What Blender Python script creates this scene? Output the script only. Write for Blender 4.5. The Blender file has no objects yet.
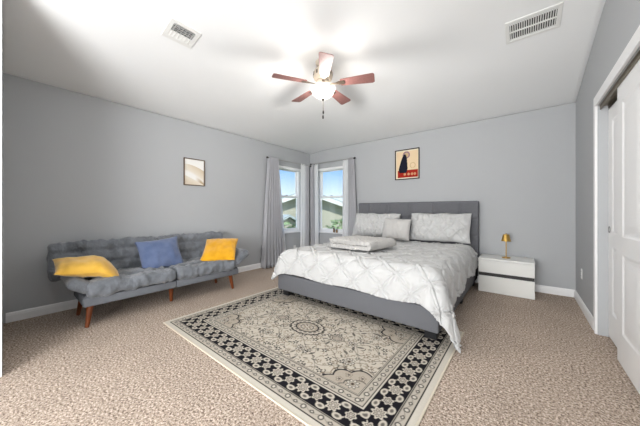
import bpy, bmesh, math, random
import numpy as np
from mathutils import Vector, Matrix, noise as mnoise

PI = math.pi
random.seed(7)
sc = bpy.context.scene
COL = sc.collection

# ------------------------------------------------------------------ camera
TH = 0.678
cd = bpy.data.cameras.new('camera')
cam = bpy.data.objects.new('camera', cd)
COL.objects.link(cam)
cam.location = (0, 0, 1.10)
cam.rotation_euler = (PI / 2, 0, TH)
cd.sensor_width = 36
cd.lens = 253.3 / 640 * 36
cd.shift_y = -2.3 / 640
cd.clip_start = 0.03
sc.camera = cam

# ------------------------------------------------------------------ world, exposure
sc.view_settings.view_transform = 'Standard'
sc.view_settings.look = 'None'
sc.view_settings.gamma = 1
sc.view_settings.exposure = 0.56
w = bpy.data.worlds.new('sky')
sc.world = w
w.use_nodes = True
wn = w.node_tree.nodes
wl = w.node_tree.links
wn.clear()
wo = wn.new('ShaderNodeOutputWorld')
bg = wn.new('ShaderNodeBackground')
tc = wn.new('ShaderNodeTexCoord')
sx = wn.new('ShaderNodeSeparateXYZ')
cr = wn.new('ShaderNodeValToRGB')
wl.new(tc.outputs['Generated'], sx.inputs[0])
wl.new(sx.outputs['Z'], cr.inputs[0])
e = cr.color_ramp.elements
e[0].position = 0.0
e[0].color = (0.90, 0.93, 0.96, 1)
e[1].position = 0.17
e[1].color = (0.23, 0.47, 0.88, 1)
m = cr.color_ramp.elements.new(0.05)
m.color = (0.72, 0.84, 0.97, 1)
m = cr.color_ramp.elements.new(0.6)
m.color = (0.30, 0.50, 0.88, 1)
wl.new(cr.outputs[0], bg.inputs[0])
bg.inputs[1].default_value = 0.95
wl.new(bg.outputs[0], wo.inputs[0])


def area(name, loc, target, sx_, sy_, power, color=(1, 1, 1)):
    l = bpy.data.lights.new(name, 'AREA')
    l.shape = 'RECTANGLE'
    l.size = sx_
    l.size_y = sy_
    l.energy = power
    l.color = color
    o = bpy.data.objects.new(name, l)
    COL.objects.link(o)
    o.location = loc
    d = Vector(target) - Vector(loc)
    o.rotation_euler = d.to_track_quat('-Z', 'Y').to_euler()
    return o


# unseen area fills added behind the camera, one at the room, one at the ceiling
area('hall_fill', (-1.0, -2.25, 1.35), (-2.0, 3.0, 1.5), 2.6, 2.5, 16, (0.99, 0.995, 1.0))
area('ceiling_fill', (-0.7, -2.0, 1.15), (-2.4, 2.6, 3.7), 1.8, 1.4, 150, (0.99, 0.995, 1.0))
sun_d = bpy.data.lights.new('sun', 'SUN')
sun_d.energy = 3.2
sun_d.angle = math.radians(2)
sun = bpy.data.objects.new('sun', sun_d)
COL.objects.link(sun)
sun.rotation_euler = Vector((-0.55, 0.50, -0.75)).to_track_quat('-Z', 'Y').to_euler()

# ------------------------------------------------------------------ material helpers
def lin(r, g, b):
    f = lambda c: c / 12.92 if c <= 0.04045 else ((c + 0.055) / 1.055) ** 2.4
    return (f(r / 255), f(g / 255), f(b / 255), 1)


def mat(name, color, rough=0.6, metal=0.0, bump=None, var=None, spec=0.3, sheen=0.0, coord='Object', aniso=(1, 1, 1)):
    """principled; bump=(scale, strength, distance); var=(scale, colour2, lo, hi)"""
    m = bpy.data.materials.new(name)
    m.use_nodes = True
    n = m.node_tree.nodes
    l = m.node_tree.links
    p = n['Principled BSDF']
    p.inputs['Base Color'].default_value = color
    p.inputs['Roughness'].default_value = rough
    p.inputs['Metallic'].default_value = metal
    p.inputs['Specular IOR Level'].default_value = spec
    if sheen:
        p.inputs['Sheen Weight'].default_value = sheen
    if bump or var:
        t = n.new('ShaderNodeTexCoord')
        mp = n.new('ShaderNodeMapping')
        mp.inputs['Scale'].default_value = aniso
        l.new(t.outputs[coord], mp.inputs[0])
    if var:
        nz = n.new('ShaderNodeTexNoise')
        nz.inputs['Scale'].default_value = var[0]
        nz.inputs['Detail'].default_value = 4
        l.new(mp.outputs[0], nz.inputs['Vector'])
        r = n.new('ShaderNodeValToRGB')
        r.color_ramp.elements[0].position = var[2]
        r.color_ramp.elements[1].position = var[3]
        r.color_ramp.elements[0].color = color
        r.color_ramp.elements[1].color = var[1]
        l.new(nz.outputs['Fac'], r.inputs[0])
        l.new(r.outputs[0], p.inputs['Base Color'])
    if bump:
        nb = n.new('ShaderNodeTexNoise')
        nb.inputs['Scale'].default_value = bump[0]
        nb.inputs['Detail'].default_value = 3
        l.new(mp.outputs[0], nb.inputs['Vector'])
        b = n.new('ShaderNodeBump')
        b.inputs['Strength'].default_value = bump[1]
        b.inputs['Distance'].default_value = bump[2]
        l.new(nb.outputs['Fac'], b.inputs['Height'])
        l.new(b.outputs[0], p.inputs['Normal'])
    return m


def emat(name, color, strength, base=(0.8, 0.8, 0.8, 1)):
    m = mat(name, base, 0.4)
    p = m.node_tree.nodes['Principled BSDF']
    p.inputs['Emission Color'].default_value = color
    p.inputs['Emission Strength'].default_value = strength
    return m


def glass_mat():
    m = bpy.data.materials.new('window_glass')
    m.use_nodes = True
    n = m.node_tree.nodes
    l = m.node_tree.links
    n.clear()
    o = n.new('ShaderNodeOutputMaterial')
    mx = n.new('ShaderNodeMixShader')
    t = n.new('ShaderNodeBsdfTransparent')
    t.inputs[0].default_value = (0.97, 0.985, 0.98, 1)
    g = n.new('ShaderNodeBsdfGlossy')
    g.inputs['Roughness'].default_value = 0.02
    mx.inputs[0].default_value = 0.05
    l.new(t.outputs[0], mx.inputs[1])
    l.new(g.outputs[0], mx.inputs[2])
    l.new(mx.outputs[0], o.inputs[0])
    return m


def cloth_translucent(name, color, amount, bumpscale=400):
    m = mat(name, color, 0.85, bump=(bumpscale, 0.15, 0.002), spec=0.1)
    n = m.node_tree.nodes
    l = m.node_tree.links
    p = n['Principled BSDF']
    o = n['Material Output']
    tr = n.new('ShaderNodeBsdfTranslucent')
    tr.inputs[0].default_value = color
    mx = n.new('ShaderNodeMixShader')
    mx.inputs[0].default_value = amount
    l.new(p.outputs[0], mx.inputs[1])
    l.new(tr.outputs[0], mx.inputs[2])
    l.new(mx.outputs[0], o.inputs[0])
    return m


def carpet_mat():
    m = bpy.data.materials.new('carpet_pile')
    m.use_nodes = True
    n = m.node_tree.nodes
    l = m.node_tree.links
    p = n['Principled BSDF']
    p.inputs['Roughness'].default_value = 0.95
    p.inputs['Specular IOR Level'].default_value = 0.05
    t = n.new('ShaderNodeTexCoord')
    v = n.new('ShaderNodeTexNoise')
    v.inputs['Scale'].default_value = 78
    v.inputs['Detail'].default_value = 3
    v.inputs['Roughness'].default_value = 0.8
    l.new(t.outputs['Object'], v.inputs['Vector'])
    r = n.new('ShaderNodeValToRGB')
    el = r.color_ramp.elements
    el[0].position = 0.36
    el[0].color = lin(76, 62, 54)
    el[1].position = 0.62
    el[1].color = lin(226, 212, 199)
    a = r.color_ramp.elements.new(0.44)
    a.color = lin(148, 131, 118)
    a = r.color_ramp.elements.new(0.56)
    a.color = lin(192, 176, 161)
    l.new(v.outputs['Fac'], r.inputs[0])
    big = n.new('ShaderNodeTexNoise')
    big.inputs['Scale'].default_value = 3.2
    big.inputs['Detail'].default_value = 3
    l.new(t.outputs['Object'], big.inputs['Vector'])
    mr = n.new('ShaderNodeMapRange')
    mr.inputs['From Min'].default_value = 0.3
    mr.inputs['From Max'].default_value = 0.7
    mr.inputs['To Min'].default_value = 0.93
    mr.inputs['To Max'].default_value = 1.05
    l.new(big.outputs['Fac'], mr.inputs['Value'])
    mul = n.new('ShaderNodeMix')
    mul.data_type = 'RGBA'
    mul.blend_type = 'MULTIPLY'
    mul.inputs[0].default_value = 1
    l.new(r.outputs[0], mul.inputs[6])
    l.new(mr.outputs[0], mul.inputs[7])
    l.new(mul.outputs[2], p.inputs['Base Color'])
    nb = n.new('ShaderNodeTexNoise')
    nb.inputs['Scale'].default_value = 120
    nb.inputs['Detail'].default_value = 2
    l.new(t.outputs['Object'], nb.inputs['Vector'])
    b = n.new('ShaderNodeBump')
    b.inputs['Strength'].default_value = 0.35
    b.inputs['Distance'].default_value = 0.005
    l.new(nb.outputs['Fac'], b.inputs['Height'])
    l.new(b.outputs[0], p.inputs['Normal'])
    return m


def attr_mat(name, rough=0.95):
    m = bpy.data.materials.new(name)
    m.use_nodes = True
    n = m.node_tree.nodes
    l = m.node_tree.links
    p = n['Principled BSDF']
    p.inputs['Roughness'].default_value = rough
    p.inputs['Specular IOR Level'].default_value = 0.08
    a = n.new('ShaderNodeAttribute')
    a.attribute_name = 'pattern'
    l.new(a.outputs['Color'], p.inputs['Base Color'])
    return m


def wood_mat(name, c1, c2, scale=18, stretch=(1, 8, 8), rough=0.4):
    m = mat(name, c1, rough, var=(scale, c2, 0.35, 0.7), aniso=stretch)
    return m


# ------------------------------------------------------------------ mesh helpers
class MB:
    def __init__(self):
        self.bm = bmesh.new()

    def box(self, x0, x1, y0, y1, z0, z1, bev=0.0, seg=2, M=None):
        r = bmesh.ops.create_cube(self.bm, size=1.0)
        vs = r['verts']
        for v in vs:
            v.co = Vector(((x0 + x1) / 2 + v.co.x * (x1 - x0), (y0 + y1) / 2 + v.co.y * (y1 - y0), (z0 + z1) / 2 + v.co.z * (z1 - z0)))
        if bev > 0:
            es = list({e for v in vs for e in v.link_edges})
            r2 = bmesh.ops.bevel(self.bm, geom=es, offset=bev, segments=seg, profile=0.5, affect='EDGES')
            vs = list({v for v in r2['verts']} | {v for v in vs if v.is_valid})
        if M is not None:
            for v in vs:
                v.co = M @ v.co
        return self

    def lathe(self, prof, segs=32, M=None, cap0=False, cap1=False):
        rings = []
        for (r, z) in prof:
            ring = []
            for i in range(segs):
                a = 2 * PI * i / segs
                co = Vector((r * math.cos(a), r * math.sin(a), z))
                if M is not None:
                    co = M @ co
                ring.append(self.bm.verts.new(co))
            rings.append(ring)
        for a, b in zip(rings, rings[1:]):
            for i in range(segs):
                self.bm.faces.new((a[i], a[(i + 1) % segs], b[(i + 1) % segs], b[i]))
        if cap0:
            self.bm.faces.new(list(reversed(rings[0])))
        if cap1:
            self.bm.faces.new(rings[-1])
        return self

    def tube(self, pts, r, segs=10, radii=None):
        pts = [Vector(p) for p in pts]
        rings = []
        for i, p in enumerate(pts):
            d = (pts[min(i + 1, len(pts) - 1)] - pts[max(i - 1, 0)]).normalized()
            q = d.to_track_quat('Z', 'Y')
            rr = radii[i] if radii else r
            rings.append([self.bm.verts.new(p + q @ Vector((rr * math.cos(2 * PI * k / segs), rr * math.sin(2 * PI * k / segs), 0))) for k in range(segs)])
        for a, b in zip(rings, rings[1:]):
            for i in range(segs):
                self.bm.faces.new((a[i], a[(i + 1) % segs], b[(i + 1) % segs], b[i]))
        self.bm.faces.new(list(reversed(rings[0])))
        self.bm.faces.new(rings[-1])
        return self

    def ball(self, c, r, sub=2, sc_=(1, 1, 1)):
        rr = bmesh.ops.create_icosphere(self.bm, subdivisions=sub, radius=r)
        for v in rr['verts']:
            v.co = Vector((v.co.x * sc_[0], v.co.y * sc_[1], v.co.z * sc_[2])) + Vector(c)
        return self

    def prism(self, poly, z0, z1, M=None):
        """poly list of (x,y) extruded in z"""
        f = lambda x, y, z: (M @ Vector((x, y, z))) if M is not None else Vector((x, y, z))
        a = [self.bm.verts.new(f(x, y, z0)) for x, y in poly]
        b = [self.bm.verts.new(f(x, y, z1)) for x, y in poly]
        n = len(poly)
        self.bm.faces.new(list(reversed(a)))
        self.bm.faces.new(b)
        for i in range(n):
            self.bm.faces.new((a[i], a[(i + 1) % n], b[(i + 1) % n], b[i]))
        return self

    def grid(self, nu, nv, fn, close=False):
        vs = [[self.bm.verts.new(fn(i / nu, j / nv)) for j in range(nv + 1)] for i in range(nu + 1)]
        for i in range(nu):
            for j in range(nv):
                self.bm.faces.new((vs[i][j], vs[i + 1][j], vs[i + 1][j + 1], vs[i][j + 1]))
        return vs

    def build(self, name, material, parent=None, smooth=False, M=None, angle=None):
        bmesh.ops.recalc_face_normals(self.bm, faces=self.bm.faces)
        me = bpy.data.meshes.new(name)
        if M is not None:
            self.bm.transform(M)
        if smooth:
            for f in self.bm.faces:
                f.smooth = True
        self.bm.to_mesh(me)
        self.bm.free()
        o = bpy.data.objects.new(name, me)
        COL.objects.link(o)
        if angle is not None:
            for p_ in me.polygons:
                p_.use_smooth = True
            me.set_sharp_from_angle(angle=math.radians(angle))
        if material:
            me.materials.append(material)
        if parent is not None:
            o.parent = parent
        return o


def np_mesh(name, verts, faces, material, parent=None, smooth=True):
    me = bpy.data.meshes.new(name)
    me.from_pydata([tuple(v) for v in verts], [], [tuple(f) for f in faces])
    me.update()
    if smooth:
        me.polygons.foreach_set('use_smooth', [True] * len(me.polygons))
    o = bpy.data.objects.new(name, me)
    COL.objects.link(o)
    me.materials.append(material)
    if parent is not None:
        o.parent = parent
    return o


def tag(o, label, cat, group=None):
    o['label'] = label
    o['category'] = cat
    if group:
        o['group'] = group
    return o


def thing(name, label, cat, loc=(0, 0, 0), rz=0, group=None):
    o = bpy.data.objects.new(name, None)
    COL.objects.link(o)
    o.location = loc
    o.rotation_euler = (0, 0, rz)
    o.empty_display_size = 0.1
    tag(o, label, cat, group)
    return o


def struct(o):
    o['kind'] = 'structure'
    return o


def solidify(o, t, offset=0):
    md = o.modifiers.new('thickness', 'SOLIDIFY')
    md.thickness = t
    md.offset = offset
    return o


def nz(p, s, seed=0.0):
    return mnoise.noise(Vector((p[0] * s + seed, p[1] * s + seed * 1.7, p[2] * s - seed)))


def soft_box(mb, lx, ly, lz, r, step, disp=None, M=None):
    """rounded box centred on the origin, densely meshed, displaced along its normal by disp(pos, normal)"""
    bm = mb.bm
    nx, ny, nz_ = [max(4, int(round(l / step))) for l in (lx, ly, lz)]
    verts = {}

    def vert(i, j, k):
        key = (i, j, k)
        if key in verts:
            return verts[key]
        p = Vector((lx * (i / nx - .5), ly * (j / ny - .5), lz * (k / nz_ - .5)))
        q = Vector([max(-(h / 2 - r), min(h / 2 - r, c)) for c, h in zip(p, (lx, ly, lz))])
        n = p - q
        if n.length > 1e-9:
            n.normalize()
            p = q + n * r
        else:
            n = Vector((0, 0, 1))
        if disp:
            p = p + n * disp(p, n)
        if M is not None:
            p = M @ p
        verts[key] = bm.verts.new(p)
        return verts[key]
    for i in range(nx):
        for j in range(ny):
            for k in (0, nz_):
                bm.faces.new((vert(i, j, k), vert(i + 1, j, k), vert(i + 1, j + 1, k), vert(i, j + 1, k)))
    for i in range(nx):
        for k in range(nz_):
            for j in (0, ny):
                bm.faces.new((vert(i, j, k), vert(i + 1, j, k), vert(i + 1, j, k + 1), vert(i, j, k + 1)))
    for j in range(ny):
        for k in range(nz_):
            for i in (0, nx):
                bm.faces.new((vert(i, j, k), vert(i, j + 1, k), vert(i, j + 1, k + 1), vert(i, j, k + 1)))
    return mb


def pillow_bm(mb, wd, ht, th, n=44, seed=0, wr=0.006, pull=0.05, M=None, disp=None, bend=None):
    """stuffed cushion in the XZ plane, thickness along Y"""
    def sh(u, v, s):
        a = max(0.0, 1 - abs(u) ** 2.6)
        b = max(0.0, 1 - abs(v) ** 2.6)
        t = (a * b) ** 0.55
        x = u * wd / 2 * (1 - pull * (1 - v * v) * abs(u) ** 3)
        z = v * ht / 2 * (1 - pull * (1 - u * u) * abs(v) ** 3)
        y = s * th / 2 * t
        nn = nz((x, s * .3, z), 7, seed) * .6 + nz((x * 2.2, s * .3, z), 9, seed + 3) * .6
        y += s * wr * nn * min(1, t * 2) * 2
        x += wr * nz((x, z, s), 5, seed + 9) * 1.2
        z += wr * nz((x, z, s), 5, seed + 19) * 1.2
        if disp:
            y += s * disp(x, z) * min(1, t * 1.6)
        p = Vector((x, y, z))
        if bend:
            p = bend(p)
        if M is not None:
            p = M @ p
        return p
    for s in (1, -1):
        mb.grid(n, n, lambda a, b: sh(a * 2 - 1, b * 2 - 1, s))
    bmesh.ops.remove_doubles(mb.bm, verts=mb.bm.verts, dist=1e-5)
    return mb


# ------------------------------------------------------------------ materials
M_wall = mat('grey_wall_paint', lin(178, 180, 182), 0.7, bump=(160, 0.10, 0.003), spec=0.15)
M_ceil = mat('white_ceiling_paint', lin(235, 236, 236), 0.85, bump=(90, 0.12, 0.004), spec=0.1)
M_trim = mat('white_trim_paint', lin(238, 238, 238), 0.4)
M_carpet = carpet_mat()
M_glass = glass_mat()
M_vinyl = mat('white_vinyl', lin(240, 241, 242), 0.35)
M_darkmetal = mat('dark_bronze_metal', lin(52, 48, 46), 0.4, 0.7)
M_rod = mat('satin_nickel_rod', lin(176, 174, 172), .35, .6)
M_curtain = cloth_translucent('grey_curtain_fabric', lin(198, 198, 202), 0.15)
M_sheer = cloth_translucent('white_sheer_fabric', lin(245, 246, 247), 0.40)
M_white_lin = mat('white_bedding', lin(197, 197, 196), 0.85, bump=(260, 0.12, 0.003), spec=0.1, sheen=0.1)
M_quilt = mat('white_quilt', lin(192, 190, 187), 0.9, bump=(130, 0.8, 0.006), spec=0.1)
M_fur = mat('white_plush', lin(196, 194, 191), 0.95, bump=(90, 0.9, 0.010), spec=0.05, sheen=0.3)
M_bedgrey = mat('grey_upholstery', lin(116, 117, 121), 0.9, bump=(420, 0.35, 0.002), var=(260, lin(90, 91, 95), 0.4, 0.65), spec=0.1)
M_blackwood = mat('black_plastic', lin(30, 30, 32), 0.5)
M_sofa = mat('slate_grey_velvet', lin(119, 123, 129), 0.85, bump=(45, 0.7, 0.014), var=(8, lin(96, 100, 105), 0.38, 0.66), spec=0.15, sheen=0.35)
M_sofa_dark = mat('slate_grey_woven_frame', lin(106, 109, 114), 0.9, bump=(300, 0.3, 0.003), spec=0.1)
M_legwood = wood_mat('walnut_leg', lin(122, 66, 34), lin(92, 46, 24), 14, (8, 8, 1.2), 0.35)
M_yellow = mat('mustard_velvet', lin(232, 184, 78), 0.85, bump=(60, 0.25, 0.006), var=(10, lin(214, 164, 56), 0.4, 0.7), spec=0.1, sheen=0.5)
M_yellow2 = mat('golden_yellow_velvet', lin(226, 166, 34), 0.85, bump=(60, 0.25, 0.006), var=(10, lin(208, 148, 24), 0.4, 0.7), spec=0.1, sheen=0.4)
M_blue = mat('denim_blue_velvet', lin(96, 109, 140), 0.85, bump=(70, 0.25, 0.005), var=(11, lin(82, 97, 130), 0.4, 0.7), spec=0.1, sheen=0.4)
M_cab = mat('white_lacquer', lin(226, 226, 222), 0.3, spec=0.4)
M_cabtop = mat('white_lacquer_top', lin(226, 226, 223), 0.3, spec=0.4)
M_groove = mat('charcoal_channel', lin(56, 54, 54), 0.5)
M_brass = mat('brushed_brass', lin(196, 160, 88), 0.34, 0.85)
M_blade = wood_mat('rosewood_blade', lin(150, 108, 102), lin(124, 84, 80), 22, (2, 14, 14), 0.45)
M_fanwhite = mat('antique_white_metal', lin(196, 184, 168), 0.35, 0.1)
M_fanbronze = mat('aged_bronze_bracket', lin(92, 80, 70), 0.4, 0.6)
M_vent = mat('white_vent_enamel', lin(225, 225, 222), 0.4)
M_ventdark = mat('duct_dark', lin(48, 47, 46), 0.8)
M_framebrown = wood_mat('brown_frame_wood', lin(112, 92, 74), lin(88, 70, 54), 20, (6, 6, 1), 0.4)
M_framedark = wood_mat('dark_frame_wood', lin(58, 40, 32), lin(40, 28, 22), 20, (6, 6, 1), 0.4)
M_plate = mat('white_outlet_plastic', lin(240, 240, 238), 0.35)
M_rug = attr_mat('rug_wool')
M_rugedge = mat('rug_binding', lin(214, 204, 186), 0.95)

# ------------------------------------------------------------------ room shell
XL, XR, YB, YN = -3.957, 0.51, 4.535, -0.0145


def ceil_z(x, y):
    vals = [2.44 + .20 * (x - XL), 2.475 + .21 * (YB - y), 2.83]
    k = 0.03
    m_ = min(vals)
    return m_ - k * math.log(sum(math.exp(-(v - m_) / k) for v in vals)) + k * 0.0


mb = MB()
mb.box(-4.1, 1.3, -2.3, 4.8, -0.1, 0)
floor_o = struct(mb.build('floor', M_carpet))

mb = MB()
mb.grid(60, 64, lambda a, b: Vector((XL - .03 + (XR + .06 - XL) * a, YN - .05 + (YB + .08 - YN) * b, ceil_z(max(XL, min(XR, XL - .03 + (XR + .06 - XL) * a)), YN - .05 + (YB + .08 - YN) * b))))
ceil_o = struct(mb.build('ceiling', M_ceil, smooth=True))
solidify(ceil_o, 0.05, 1)
if True:  # make sure thickness grows upward
    ceil_o.modifiers[0].offset = 1 if ceil_o.data.polygons[0].normal.z > 0 else -1

# window openings: left wall Y range, back wall X range
LW = (3.44, 4.24, 0.64, 2.05)
BW = (-3.74, -3.00, 0.62, 2.07)
HT = 2.98
mb = MB()
mb.box(XL - .16, XL, YN - .12, LW[0], 0, HT).box(XL - .16, XL, LW[1], YB + .16, 0, HT)
mb.box(XL - .16, XL, LW[0], LW[1], 0, LW[2]).box(XL - .16, XL, LW[0], LW[1], LW[3], HT)
struct(mb.build('wall_left', M_wall))
mb = MB()
mb.box(XL, BW[0], YB, YB + .16, 0, HT).box(BW[1], XR + .8, YB, YB + .16, 0, HT)
mb.box(BW[0], BW[1], YB, YB + .16, 0, BW[2]).box(BW[0], BW[1], YB, YB + .16, BW[3], HT)
struct(mb.build('wall_back', M_wall))
# right wall with the closet opening
CO = (1.72, 3.30, 2.03)      # closet opening Y0, Y1, height
mb = MB()
mb.box(XR, XR + .12, CO[1], YB, 0, HT).box(XR, XR + .12, -2.3, CO[0], 0, HT).box(XR, XR + .12, CO[0], CO[1], CO[2], HT)
struct(mb.build('wall_right', M_wall))
mb = MB()
mb.box(XR + .12, XR + .78, CO[1] + .12, CO[1] + .2, 0, 2.6).box(XR + .12, XR + .78, CO[0] - .2, CO[0] - .12, 0, 2.6).box(XR + .72, XR + .8, CO[0] - .12, CO[1] + .12, 0, 2.6)
mb.box(XR + .12, XR + .8, CO[0] - .2, CO[1] + .2, 2.6, 2.66)
struct(mb.build('wall_closet', M_wall))
# near wall: a short return beside a wide opening to the hall
mb = MB()
mb.box(XL, -2.71, YN - .12, YN, 0, HT)
struct(mb.build('wall_near', M_wall))
mb = MB()
mb.box(-3.0, -2.88, -2.3, YN - .12, 0, 2.95).box(-3.0, XR, -2.42, -2.3, 0, 2.95)
struct(mb.build('wall_hall', M_wall))
mb = MB()
mb.box(-3.0, XR + .12, -2.42, YN - .04, 2.84, 2.95)
struct(mb.build('ceiling_hall', M_ceil))


def baseboard(name, p0, p1, nrm):
    """profile swept along a straight wall run, nrm points into the room"""
    prof = [(0, 0), (.015, 0), (.015, .066), (.012, .074), (.012, .082), (.006, .094), (0, .096)]
    d = Vector((p1[0] - p0[0], p1[1] - p0[1], 0))
    mb = MB()
    a = [mb.bm.verts.new(Vector((p0[0] + nrm[0] * t, p0[1] + nrm[1] * t, z))) for t, z in prof]
    b = [mb.bm.verts.new(Vector((p1[0] + nrm[0] * t, p1[1] + nrm[1] * t, z))) for t, z in prof]
    n = len(prof)
    for i in range(n):
        mb.bm.faces.new((a[i], a[(i + 1) % n], b[(i + 1) % n], b[i]))
    mb.bm.faces.new(a)
    mb.bm.faces.new(list(reversed(b)))
    return struct(mb.build(name, M_trim))


baseboard('baseboard_left', (XL, YN + .015), (XL, YB - .015), (1, 0))
baseboard('baseboard_back', (XL, YB), (XR, YB), (0, -1))
baseboard('baseboard_right', (XR, CO[1] + .10), (XR, YB - .015), (-1, 0))


def casing_profile(mb, x0, x1, y0, y1, z0, z1):
    mb.box(x0, x1, y0, y1, z0, z1, 0.004, 2)


# hall opening casing and closet casing
mb = MB()
mb.box(-2.71, -2.695, YN - .12, YN - .001, 0, 2.80)
struct(mb.build('trim_1', M_trim))
mb = MB()
cw = .10
for a, b in ((CO[1], CO[1] + cw), (CO[0] - cw, CO[0])):
    mb.box(XR - .012, XR - .0002, a, b, 0, CO[2] + cw, .003)
    mb.box(XR - .018, XR - .012, (a if a == CO[1] else a + .045), (a + .025 if a == CO[1] else b), 0.002, CO[2] + .02, .002)
mb.box(XR - .012, XR - .0002, CO[0], CO[1], CO[2], CO[2] + cw, .003)
mb.box(XR - .018, XR - .012, CO[0], CO[1], CO[2], CO[2] + .025, .002)
struct(mb.build('trim_2', M_trim))
# jambs painted like the wall, dark metal track under the header
mb = MB()
mb.box(XR + .004, XR + .116, CO[1] - .004, CO[1] + .0, 0, CO[2])
struct(mb.build('trim_3', M_wall))
mb = MB()
mb.box(XR + .010, XR + .114, CO[0], CO[1] - .006, CO[2] - .012, CO[2] - .001)
for xx in (.012, .060, .108):
    mb.box(XR + xx, XR + xx + .006, CO[0], CO[1] - .006, CO[2] - .04, CO[2] - .012)
struct(mb.build('trim_4', mat('closet_track_metal', lin(120, 110, 92), 0.35, 0.8)))


def closet_door(name, y0, y1, xf, far):
    """two-column panel slab, room face at xf"""
    root = bpy.data.objects.new(name, None)
    COL.objects.link(root)
    struct(root)
    root.location = (xf, y0, 0.018)
    W = y1 - y0
    H = 1.955 if far else 1.985
    mb = MB()
    D = .035
    st = .12
    cst = .10
    rows = ((.22, .775), (.90, 1.84))
    cols = ((st, W / 2 - cst / 2), (W / 2 + cst / 2, W - st))
    # stiles and rails
    for a, b in ((0, cols[0][0]), (cols[0][1], cols[1][0]), (cols[1][1], W)):
        mb.box(0, D, a, b, 0, H)
    for c in cols:
        for a, b in ((0, rows[0][0]), (rows[0][1], rows[1][0]), (rows[1][1], H)):
            mb.box(0, D, c[0], c[1], a, b)
    mb.build('slab', M_trim, root)
    for c in cols:
        for r_ in rows:
            pb = MB()
            bm = pb.bm
            # sloped moulding then raised field
            y_0, y_1, z_0, z_1 = c[0], c[1], r_[0], r_[1]
            steps = [(0, 0.0), (.010, .004), (.020, .006), (.040, .006), (.080, .002)]
            rings = []
            for ins, dep in steps:
                rings.append([bm.verts.new(Vector((dep, yy, zz))) for yy, zz in ((y_0 + ins, z_0 + ins), (y_1 - ins, z_0 + ins), (y_1 - ins, z_1 - ins), (y_0 + ins, z_1 - ins))])
            for a, b in zip(rings, rings[1:]):
                for i in range(4):
                    bm.faces.new((a[i], a[(i + 1) % 4], b[(i + 1) % 4], b[i]))
            bm.faces.new(rings[-1])
            o = pb.build('panel', M_trim, root)
    pl = MB()
    Mx = Matrix.Translation((-.001, W - .045 if far else .045, .92)) @ Matrix.Rotation(PI / 2, 4, 'Y')
    pl.lathe([(.028, .000), (.028, -.004), (.022, -.003), (.020, .006)], 24, Mx)
    pl.lathe([(.0195, .004), (.001, .005)], 24, Mx)
    pl.build('finger_pull', mat(name + '_pull_metal', lin(150, 150, 150), 0.3, 0.9), root, True)
    return root


closet_door('door_1', 2.42, 3.292, XR + .062, 1)
closet_door('door_2', 1.735, 2.80, XR + .020, 0)


# ------------------------------------------------------------------ windows
def window(name, wall, a0, a1, z0, z1):
    """single hung window in its opening; wall 'L' (normal +X) or 'B' (normal -Y). local x along wall, y towards outside"""
    root = bpy.data.objects.new(name, None)
    COL.objects.link(root)
    struct(root)
    if wall == 'L':
        root.location = (XL, a0, z0)
        root.rotation_euler = (0, 0, PI / 2)
    else:
        root.location = (a0, YB, z0)
    W, H = a1 - a0, z1 - z0
    fr = .04
    g = .0015
    mb = MB()
    # outer frame deep in the opening
    mb.box(g, fr, .06, .14, g, H - g).box(W - fr, W - g, .06, .14, g, H - g)
    mb.box(fr, W - fr, .06, .14, g, fr).box(fr, W - fr, .06, .14, H - fr, H - g)
    mb.build('window_frame', M_vinyl, root)
    mid = .545 * H
    sb = .035
    for nm, zz0, zz1, yy in (('upper_sash', mid - .02, H - fr, .108), ('lower_sash', fr, mid + .02, .07)):
        mb = MB()
        x0, x1 = fr, W - fr
        mb.box(x0, x0 + sb, yy, yy + .028, zz0, zz1, .003).box(x1 - sb, x1, yy, yy + .028, zz0, zz1, .003)
        mb.box(x0 + sb, x1 - sb, yy, yy + .028, zz0, zz0 + sb, .003).box(x0 + sb, x1 - sb, yy, yy + .028, zz1 - sb, zz1, .003)
        s = mb.build(nm, M_vinyl, root)
        gb = MB()
        gb.box(x0 + sb, x1 - sb, yy + .012, yy + .016, zz0 + sb, zz1 - sb)
        gb.build('glass_pane', M_glass, s)
    mb = MB()
    mb.box(W / 2 - .03, W / 2 + .03, .056, .070, mid + .02, mid + .032, .003)
    mb.build('sash_lock', mat('lock_grey', lin(150, 150, 150), .4, .5), root)
    # sill board and rolled-up blind cassette
    mb = MB()
    mb.box(-.03, W + .03, -.035, 0, -.02, .002, .004).box(g, W - g, 0, .06, .0015, .006)
    mb.build('sill', M_trim, root)
    mb = MB()
    mb.box(.006, W - .006, .004, .045, H - .062, H - .002, .006)
    mb.build('blind_headrail', M_vinyl, root)
    return root


window('window_1', 'L', *LW)
window('window_2', 'B', *BW)

# ------------------------------------------------------------------ outdoors
M_lawn = mat('lawn_grass', lin(150, 168, 112), 0.95, var=(3, lin(128, 150, 92), .35, .65), bump=(40, .6, .05))
mb = MB()
mb.grid(30, 30, lambda a, b: Vector((-34 + 48 * a, 5.2 + 36 * b if True else 0, -2.9 + .12 * nz((a * 9, b * 9, 0), 1))))
mb.grid(10, 30, lambda a, b: Vector((-34 + 29.5 * a, -12 + 17.2 * b, -2.9)))
g_ = mb.build('ground', M_lawn)
struct(g_)

M_siding = mat('tan_siding', lin(186, 180, 160), 0.8, var=(2.5, lin(168, 162, 142), .35, .7), bump=(8, .3, .03), aniso=(.3, .3, 14))
M_shingle = mat('grey_green_shingles', lin(178, 186, 182), 0.9, var=(22, lin(156, 164, 160), .35, .65), bump=(30, .5, .03))
M_fascia = mat('pale_fascia', lin(222, 220, 208), 0.6)
M_fence = mat('weathered_fence_wood', lin(188, 176, 150), .9, var=(5, lin(160, 150, 128), .35, .7), aniso=(8, 8, .4))

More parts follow.
